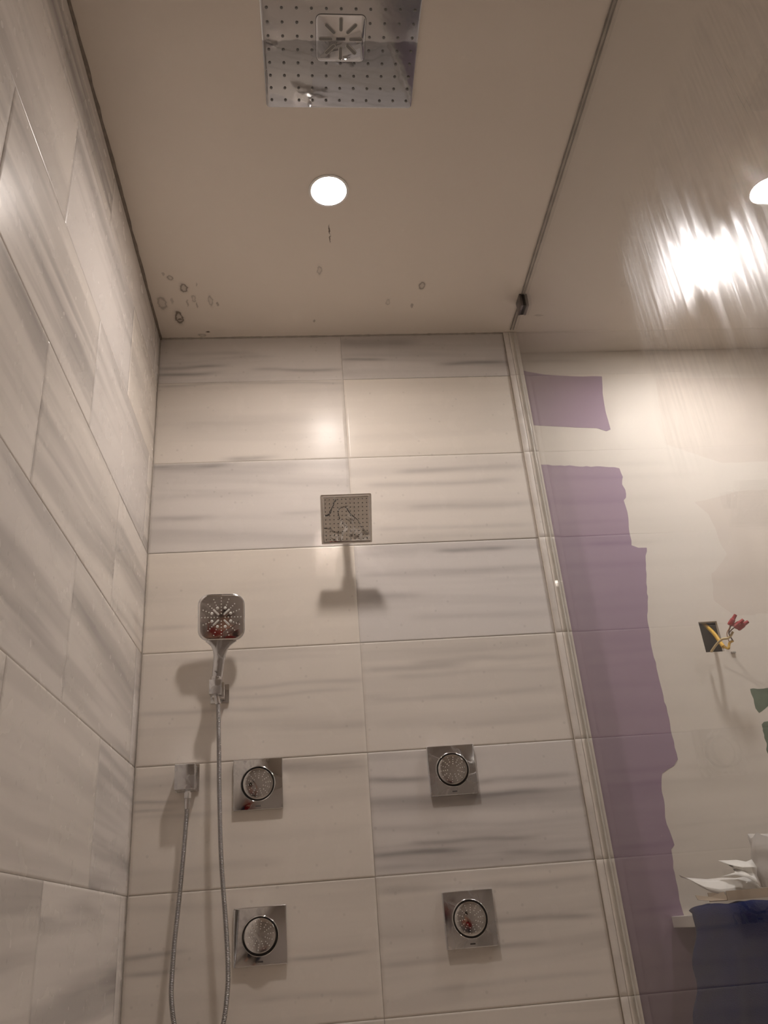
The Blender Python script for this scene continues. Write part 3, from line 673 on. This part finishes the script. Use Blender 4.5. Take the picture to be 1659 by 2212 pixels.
for p0, p1 in ((pts[0], pts[1]), (pts[-1], (.142, -.030, 1.2372))):
    d = (Vector(p1) - Vector(p0)); bm = bmesh.new(); a_ = Vector(p0) - Vector(hx.location)
    tube(bm, [a_ - d * .15, a_ + d * .2, a_ + d * 1.0], [.0068, .0072, .0078], 20); link('hose_ferrule', bm, chrome_plain, hx, 50)

# ------------------------------------------------------------------ body sprays
def body_spray(x, z, tilt, label, seed, wet):
    g = empty('body_spray', (x, 0, z), label, 'body spray', 'square chrome body sprays on the tiled wall')
    A_ = Matrix.Rotation(math.radians(90), 4, 'X')   # local z -> -y, local y -> z
    bm = bmesh.new(); slab(bm, rounded_rect(.128, .128, .0022, 3), [(0, .0006), (0, .0098), (.0006, .0108), (.0014, .0112)], A_); link('cover_plate', bm, wet, g, 40)
    bm = bmesh.new(); lathe(bm, [(.0452, .0108), (.0452, .0138), (.0440, .0150), (.0425, .0142), (.0415, .0118)], 72, A_); link('ring', bm, chrome_plain, g, 50)
    bm = bmesh.new(); lathe(bm, [(.0420, .0112), (.0420, .0125), (0, .0125)], 64, A_); link('socket', bm, dark, g, 50)
    T_ = A_ @ Matrix.Translation((0, 0, .0125)) @ Matrix.Rotation(tilt[0], 4, 'X') @ Matrix.Rotation(tilt[1], 4, 'Y')
    bm = bmesh.new(); lathe(bm, [(.034, -.004), (.0375, .001), (.0387, .0048), (.0382, .0066), (.0368, .0072), (.030, .0082), (.018, .0091), (0, .0096)], 72, T_); fc = link('spray_face', bm, chrome_mat('spray_face_chrome_%d' % seed, .15, (.70, .69, .68), .06), g, 50)
    bm = bmesh.new(); lathe(bm, [(.0011, 0), (.0011, .0008), (.0006, .0014), (0, .0015)], 8); o = link('nozzle', bm, rubber, fc, 40); nz = o.data; bpy.data.objects.remove(o)
    L_ = []
    for k in range(14):
        an = 2 * math.pi * k / 14 + .1
        for q in ([.014, .0195, .025, .031] if k % 2 else [.020, .026, .032]):
            zz = .0096 - .0024 * (q / .037) ** 2 * 1.0
            L_.append(T_ @ Matrix.Translation((q * math.cos(an), q * math.sin(an), zz - .0002)))
    copies('nozzle', nz, L_, fc)
    bm = bmesh.new(); box(bm, -.0065, .0065, -.0126, -.0117, -.0570, -.0535, .0004, 1); link('emblem', bm, logo_m, g)
body_spray(.3197, 1.2657, (.10, .10), 'square chrome body spray at upper left of the four, between hose outlet and tile joint', 1, chrome)
body_spray(.8335, 1.2685, (.02, -.10), 'square chrome body spray at the upper right of the four, nearer the glass', 2, chrome_matte)
body_spray(.3225, .9118, (-.12, -.02), 'square chrome body spray at lower left of the four, low beside the hose', 3, chrome_plain)
body_spray(.8370, .9108, (.0, -.14), 'square chrome body spray at the lower right of the four, below its twin', 4, chrome_matte)

# ------------------------------------------------------------------ wires hanging out of the wall cut-out
g = empty('wall_wiring', (1.706, OY, 1.60), 'yellow electrical cable and capped wires hanging out of a square hole in the wall', 'electrical wiring')
G0 = Vector(g.location)
def wire(name, pts, r, m, parent=g, seg=8, lab=None):
    bm = bmesh.new(); tube(bm, [q - G0 for q in catmull(pts, 10)], r, seg); o = link(name, bm, m, parent, 60)
    if lab: o['label'] = lab
    return o
yel = simple('yellow_cable_jacket', (.72, .42, .03), .45); pale = simple('pale_yellow_wire', (.66, .50, .24), .5)
blk = simple('dark_wire', (.16, .09, .06), .5); copper = simple('copper_wire', (.50, .28, .16), .35, .7); red = simple('red_wire_nut', (.42, .03, .035), .45)
wire('cable_jacket', [(1.690,.175,1.76),(1.702,.150,1.70),(1.709,.125,1.665),(1.711,.10,1.635),(1.709,.075,1.600),(1.704,.055,1.582)], .0058, yel, lab='bright yellow cable jacket')
wire('wire', [(1.706,.057,1.584),(1.712,.045,1.574),(1.716,.045,1.582),(1.722,.046,1.592),(1.735,.05,1.598)], .0038, yel)
wire('wire', [(1.680,.09,1.580),(1.688,.06,1.594),(1.700,.045,1.603),(1.716,.04,1.604),(1.728,.04,1.612),(1.735,.035,1.622)], .0036, pale, lab='pale yellow wire')
wire('wire', [(1.735,.048,1.596),(1.729,.045,1.610),(1.724,.04,1.622),(1.729,.03,1.636),(1.733,.03,1.643)], .0017, blk, lab='dark wire')
wire('wire', [(1.735,.048,1.596),(1.727,.042,1.606),(1.722,.035,1.618),(1.735,.03,1.630),(1.746,.03,1.634)], .0017, blk)
wire('wire', [(1.722,.046,1.590),(1.716,.04,1.606),(1.716,.035,1.620),(1.724,.03,1.632),(1.730,.03,1.642)], .0014, copper, lab='bare copper wire')
def nut(base, tip):
    a_, b_ = Vector(base) - G0, Vector(tip) - G0; d = b_ - a_
    bm = bmesh.new(); tube(bm, [a_, a_ + d * .12, a_ + d * .55, a_ + d * .6, b_], [.0078, .0088, .0078, .0060, .0050], 8); link('wire_nut', bm, red, g, 25)
nut((1.727,.028,1.640), (1.747,.015,1.668)); nut((1.738,.026,1.633), (1.765,.012,1.650)); nut((1.748,.026,1.628), (1.782,.020,1.646))
bm = bmesh.new(); box(bm, .0, .014, -.006, .0, -.0155, -.0105, .001); o = link('loose_tab', bm, simple('torn_paper', (.45,.42,.38), .8), g, loc=(.048, 0, -.006))

# ------------------------------------------------------------------ shelf board, towel, cardboard and paper
bm = bmesh.new(); box(bm, 1.394, 2.2, -.026, OY - .0008, .850, .8765, .0012)
tag(link('shelf_board', bm, simple('white_painted_board', (.80, .76, .70), .5)), 'white painted board fixed to the wall under the blue towel', 'shelf')
def towel():
    m, nt, p = new_mat('navy_terry_cloth'); p.inputs['Roughness'].default_value = 1; p.inputs['Base Color'].default_value = (.006, .015, .085, 1); p.inputs['Specular IOR Level'].default_value = .1
    p.inputs['Sheen Weight'].default_value = .03
    tc = nt.nodes.new('ShaderNodeTexCoord'); n = nt.nodes.new('ShaderNodeTexNoise'); n.inputs['Scale'].default_value = 420; n.inputs['Detail'].default_value = 2
    nt.links.new(tc.outputs['Object'], n.inputs['Vector']); bp = nt.nodes.new('ShaderNodeBump'); bp.inputs['Strength'].default_value = .8; bp.inputs['Distance'].default_value = .003
    nt.links.new(n.outputs['Fac'], bp.inputs['Height']); nt.links.new(bp.outputs['Normal'], p.inputs['Normal'])
    bm = bmesh.new(); nu, nv = 90, 80; G = []
    nz = Noise(77)
    for i in range(nu + 1):
        u = i / nu; x = 1.386 + u * .62; rowv = []
        top = .8965 + .004 * math.sin(u * 9)
        if u < .11: top -= .011 * (1 - math.sqrt(max(0, 1 - (1 - u / .11) ** 2)))
        sag = -.006 * math.exp(-((u - .17) / .05) ** 2)
        for j in range(nv + 1):
            v = j / nv
            s = v * 1.0
            if s < .10:   # on top of the board, from back to front
                q = s / .10; y = .080 - q * .110; z = top + sag
            elif s < .16:
                q = (s - .10) / .06; an = q * math.pi / 2; y = -.030 - .018 * math.sin(an); z = top + sag - .022 * (1 - math.cos(an))
            else:
                q = (s - .16) / .84; z = top + sag - .022 - q * .62
                fold = .010 * math.sin(x * 62 + 1.3 * math.sin(q * 3)) * min(1, q * 3) + .006 * math.sin(x * 130 + q * 2) * min(1, q * 2)
                y = -.050 - .012 * q + fold
            e = min(1, u / .05); y2 = y + (1 - e) ** 2 * .02
            xx = x + (max(0, y2 + .048) * .36 - .24 * .62 * max(0, (s - .16) / .84)) * (1 - u) + .006 * math.sin(s * 40) * max(0, 1 - u * 8) * (1 if s > .16 else 0)
            b_ = float(nz.v(np.array([u * 30.]), np.array([s * 30.]))[0] - .5) * .003
            rowv.append(bm.verts.new((xx, y2 + b_, z + b_)))
        G.append(rowv)
    for i in range(nu):
        for j in range(nv): bm.faces.new((G[i][j], G[i + 1][j], G[i + 1][j + 1], G[i][j + 1]))
    o = link('towel', bm, m, smooth=80)
    md = o.modifiers.new('thickness', 'SOLIDIFY'); md.thickness = .008; md.offset = -1
    tag(o, 'navy blue towel hanging over the white board at the lower right', 'towel')
towel()
def sheet(name, strips, m, label, cat, th_=.0006, sub=2):
    """strips: grid of rows of points"""
    bm = bmesh.new(); G = [[bm.verts.new(p) for p in r] for r in strips]
    for i in range(len(G) - 1):
        for j in range(len(G[0]) - 1): bm.faces.new((G[i][j], G[i + 1][j], G[i + 1][j + 1], G[i][j + 1]))
    o = link(name, bm, m, smooth=18); md = o.modifiers.new('thickness', 'SOLIDIFY'); md.thickness = th_; md.offset = 0
    return tag(o, label, cat)
paper = simple('white_tissue_paper', (.88, .85, .80), .8)
card = simple('plain_cardboard', (.50, .40, .30), .85, noise=.08, nscale=30)
# crumpled wrapping paper lying open on the towel
sheet('wrapping_paper', [
    [(1.388,-.010,.972),(1.405,.020,.966),(1.48,.040,.957),(1.525,.045,.958),(1.560,.040,.954),(1.600,.04,.957)],
    [(1.400,-.015,.965),(1.425,-.005,.955),(1.485,.012,.948),(1.530,.015,.950),(1.563,.010,.944),(1.601,.02,.938)],
    [(1.418,-.010,.955),(1.445,-.012,.940),(1.488,-.008,.930),(1.535,-.006,.932),(1.568,-.012,.924),(1.605,.0,.926)],
    [(1.440,-.006,.940),(1.462,-.010,.926),(1.492,-.015,.9165),(1.530,-.015,.914),(1.562,-.018,.912),(1.592,-.01,.916)]],
    paper, 'crumpled sheet of pale wrapping paper with a long pointed corner reaching left over the towel', 'paper')
sheet('paper_scrap', [
    [(1.509,.010,.9985),(1.535,.015,.997),(1.565,.02,.9965),(1.585,.012,.990),(1.606,.02,.995)],
    [(1.528,-.004,.986),(1.548,-.012,.980),(1.566,.000,.977),(1.586,-.010,.976),(1.604,.0,.974)],
    [(1.545,.012,.976),(1.556,.002,.972),(1.572,.006,.967),(1.588,-.004,.962),(1.602,.006,.956)],
    [(1.535,-.016,.966),(1.550,-.010,.964),(1.570,-.018,.956),(1.588,-.014,.946),(1.600,-.005,.936)],
    [(1.490,-.020,.9585),(1.530,-.022,.960),(1.560,-.025,.952),(1.582,-.022,.938),(1.594,-.018,.924)]],
    paper, 'bright white twisted scrap of paper standing above the wrapping paper', 'paper')
g = empty('cardboard_box', (1.55, -.0, .9), 'low open cardboard box lying on the blue towel', 'cardboard box')
def cpart(name, pts, th_=.003):
    bm = bmesh.new(); f = [bm.verts.new(Vector(p) - Vector(g.location)) for p in pts]; n = (f[1].co - f[0].co).cross(f[2].co - f[0].co).normalized() * th_
    b_ = [bm.verts.new(v.co + n) for v in f]; bm.faces.new(f); bm.faces.new(b_[::-1])
    for i in range(len(f)): bm.faces.new((f[i], f[(i + 1) % len(f)], b_[(i + 1) % len(f)], b_[i]))
    return link(name, bm, card, g)
cpart('front_panel', [(1.493,-.026,.903),(1.72,-.026,.903),(1.72,-.026,.925),(1.494,-.026,.925)])
cpart('base_panel', [(1.495,-.022,.9035),(1.72,-.022,.9035),(1.72,.085,.9035),(1.495,.085,.9035)])
cpart('back_panel', [(1.495,.088,.903),(1.72,.088,.903),(1.72,.088,.925),(1.495,.088,.925)])
cpart('flap', [(1.490,-.030,.904),(1.488,-.026,.924),(1.452,-.022,.914),(1.416,-.018,.921),(1.418,-.022,.910),(1.450,-.028,.905)])
# pale bag at the right edge
bm = bmesh.new()
nb = Noise(5); G = []
for i in range(25):
    an = 2 * math.pi * i / 24; r_ = []
    for j in range(15):
        v = j / 14; wv = 1 + .16 * float(nb.v(np.array([(i % 24) * .9]), np.array([v * 4]))[0] - .5)
        taper = (1 - .25 * v ** 2)
        r_.append((1.70 + .098 * math.cos(an) * wv * taper, .036 + .042 * math.sin(an) * wv * taper, .9275 + v * .125 + .008 * math.sin(i * 1.9) * v))
    G.append([bm.verts.new(q) for q in r_] if i < 24 else G[0])
for i in range(24):
    for j in range(14): bm.faces.new((G[i][j], G[i + 1][j], G[i + 1][j + 1], G[i][j + 1]))
bm.faces.new([G[i][0] for i in range(24)][::-1]); bm.faces.new([G[i][14] for i in range(24)])
tag(link('paper_bag', bm, simple('pale_grey_bag', (.60, .56, .52), .6), smooth=25), 'pale grey crumpled bag standing in the cardboard box at the right edge', 'bag')

# ------------------------------------------------------------------ the photographer, seated behind the camera; only mirrored in the chrome
def skin_obj(name, V, E, Rr, m, parent, lvl=2):
    me = bpy.data.meshes.new(name); me.from_pydata(V, E, []); o = bpy.data.objects.new(name, me); col.objects.link(o); o.parent = parent; me.materials.append(m)
    o.modifiers.new('skin', 'SKIN'); sd = o.modifiers.new('smooth', 'SUBSURF'); sd.levels = lvl; sd.render_levels = lvl
    o.modifiers['skin'].use_smooth_shade = True
    for i, r_ in enumerate(Rr): me.skin_vertices[0].data[i].radius = (r_, r_) if not isinstance(r_, tuple) else r_
    me.skin_vertices[0].data[0].use_root = True
    return o
skin = simple('skin', (.55, .34, .25), .5); shirt = simple('red_cotton', (.30, .018, .018), .9); jeans = simple('dark_denim', (.02, .024, .04), .9); hairm = simple('dark_hair', (.02, .014, .01), .6)
pb = empty('person', (.33, -2.80, 0), 'seated person in a red shirt and dark trousers holding up a phone', 'person')
J = {'pelvis': (0,0,.42), 'waist': (0,.02,.56), 'chest': (0,.05,.74), 'neck0': (0,.05,.88), 'neck': (0,.07,.94), 'head0': (0,.09,1.01), 'head': (0,.10,1.10)}
V = [J[k] for k in ('pelvis','waist','chest','neck0','neck','head0','head')]; E_ = [(i, i + 1) for i in range(6)]
Rr = [.14, .125, (.155, .115), .08, .052, .075, .088]
def chain(start, pts, rs):
    prev = start
    for p_, r_ in zip(pts, rs): V.append(p_); Rr.append(r_); E_.append((prev, len(V) - 1)); prev = len(V) - 1
    return prev
for sx in (-1, 1):
    chain(0, [(.10*sx,.02,.42), (.17*sx,.40,.50), (.17*sx,.44,.28), (.16*sx,.42,.08), (.16*sx,.47,.045), (.17*sx,.56,.035)], [.10, .062, .058, .038, .042, .034])
    wr = chain(3, [(.17*sx,.05,.84), (.24*sx+.02,.16,.66), (.10*sx+.13,.36,.84)], [.055, .042, .028])
    pm = chain(wr, [(.06*sx+.155,.405,.870)], [.030])
    for f_, (dx, ln) in enumerate(((-.022,.030), (-.008,.034), (.007,.031), (.020,.026))):
        b0_ = (.055*sx+.158, .425, .872 + dx)
        k1 = chain(pm, [b0_, (b0_[0]-.004*sx, b0_[1]+ln*.8, b0_[2]), (b0_[0]-.018*sx, b0_[1]+ln, b0_[2])], [.0095, .0085, .0075])
    chain(pm, [(.045*sx+.158,.400,.905), (.030*sx+.160,.420,.918)], [.011, .009])
body = skin_obj('body', V, E_, Rr, skin, pb)
sV = [(0,0,.40), (0,.02,.56), (0,.05,.74), (0,.05,.87)]; sE = [(0,1),(1,2),(2,3)]; sR = [.155, .142, (.172,.132), .10]
for sx in (-1, 1):
    n0 = len(sV); sV += [(.165*sx,.05,.84), (.215*sx+.01,.11,.745)]; sE += [(3, n0), (n0, n0 + 1)]; sR += [.072, .062]
skin_obj('shirt', sV, sE, sR, shirt, pb)
tV = [(0,0,.42)]; tE = []; tR = [.15]
for sx in (-1, 1):
    n0 = len(tV); tV += [(.10*sx,.02,.42), (.17*sx,.40,.50), (.17*sx,.44,.28), (.16*sx,.42,.11)]; tE += [(0, n0), (n0, n0+1), (n0+1, n0+2), (n0+2, n0+3)]; tR += [.11, .078, .07, .06]
skin_obj('trousers', tV, tE, tR, jeans, pb)
bm = bmesh.new(); bmesh.ops.create_uvsphere(bm, u_segments=28, v_segments=18, radius=.104, matrix=Matrix.Translation((0, .088, 1.118)) @ Matrix.Diagonal((.93, 1.03, 1.0, 1)))
bmesh.ops.delete(bm, geom=[v for v in bm.verts if v.co.z < 1.118 + (v.co.y - .10) * 1.1 - .03 or v.co.z < 1.03], context='VERTS')
o = link('hair', bm, hairm, pb, 80); md = o.modifiers.new('thickness', 'SOLIDIFY'); md.thickness = .012
bm = bmesh.new()
for sx in (-1, 1): bmesh.ops.create_uvsphere(bm, u_segments=12, v_segments=8, radius=.011, matrix=Matrix.Translation((.030*sx, .176, 1.095)))
link('eye', bm, simple('eye', (.05, .03, .02), .2), pb, 60)
skin_obj('nose', [(0,.182,1.095), (0,.198,1.068), (0,.192,1.062)], [(0,1),(1,2)], [.009, .013, .010], skin, pb)
bm = bmesh.new(); tube(bm, [(-.024,.176,1.040), (-.010,.187,1.042), (.010,.187,1.042), (.024,.176,1.040)], .005, 8); link('mouth', bm, simple('lips', (.40, .15, .13), .5), pb, 60)
for sx in (-1, 1): skin_obj('ear', [(.088*sx,.09,1.10), (.094*sx,.085,1.075)], [(0,1)], [.016, .012], skin, pb)
g = empty('phone', (.485, -2.345, .87), 'dark phone held upright in both hands', 'phone')
bm = bmesh.new(); box(bm, -.037, .037, -.004, .004, -.076, .076, .003); link('phone_body', bm, simple('black_glass', (.015, .015, .018), .1), g, 30)
g = empty('stool', (.33, -2.80, 0), 'low dark wooden stool carrying the seated person', 'stool')
wd = simple('dark_wood', (.10, .06, .035), .5)
bm = bmesh.new(); lathe(bm, [(0, .245), (.15, .245), (.16, .255), (.16, .272), (.15, .28), (0, .28)], 40); link('seat', bm, wd, g, 40)
for k in range(4):
    an = math.pi / 4 + k * math.pi / 2; bm = bmesh.new(); tube(bm, [(.15 * math.cos(an), .15 * math.sin(an), .002), (.11 * math.cos(an), .11 * math.sin(an), .246)], [.014, .018], 12); link('leg', bm, wd, g, 50)
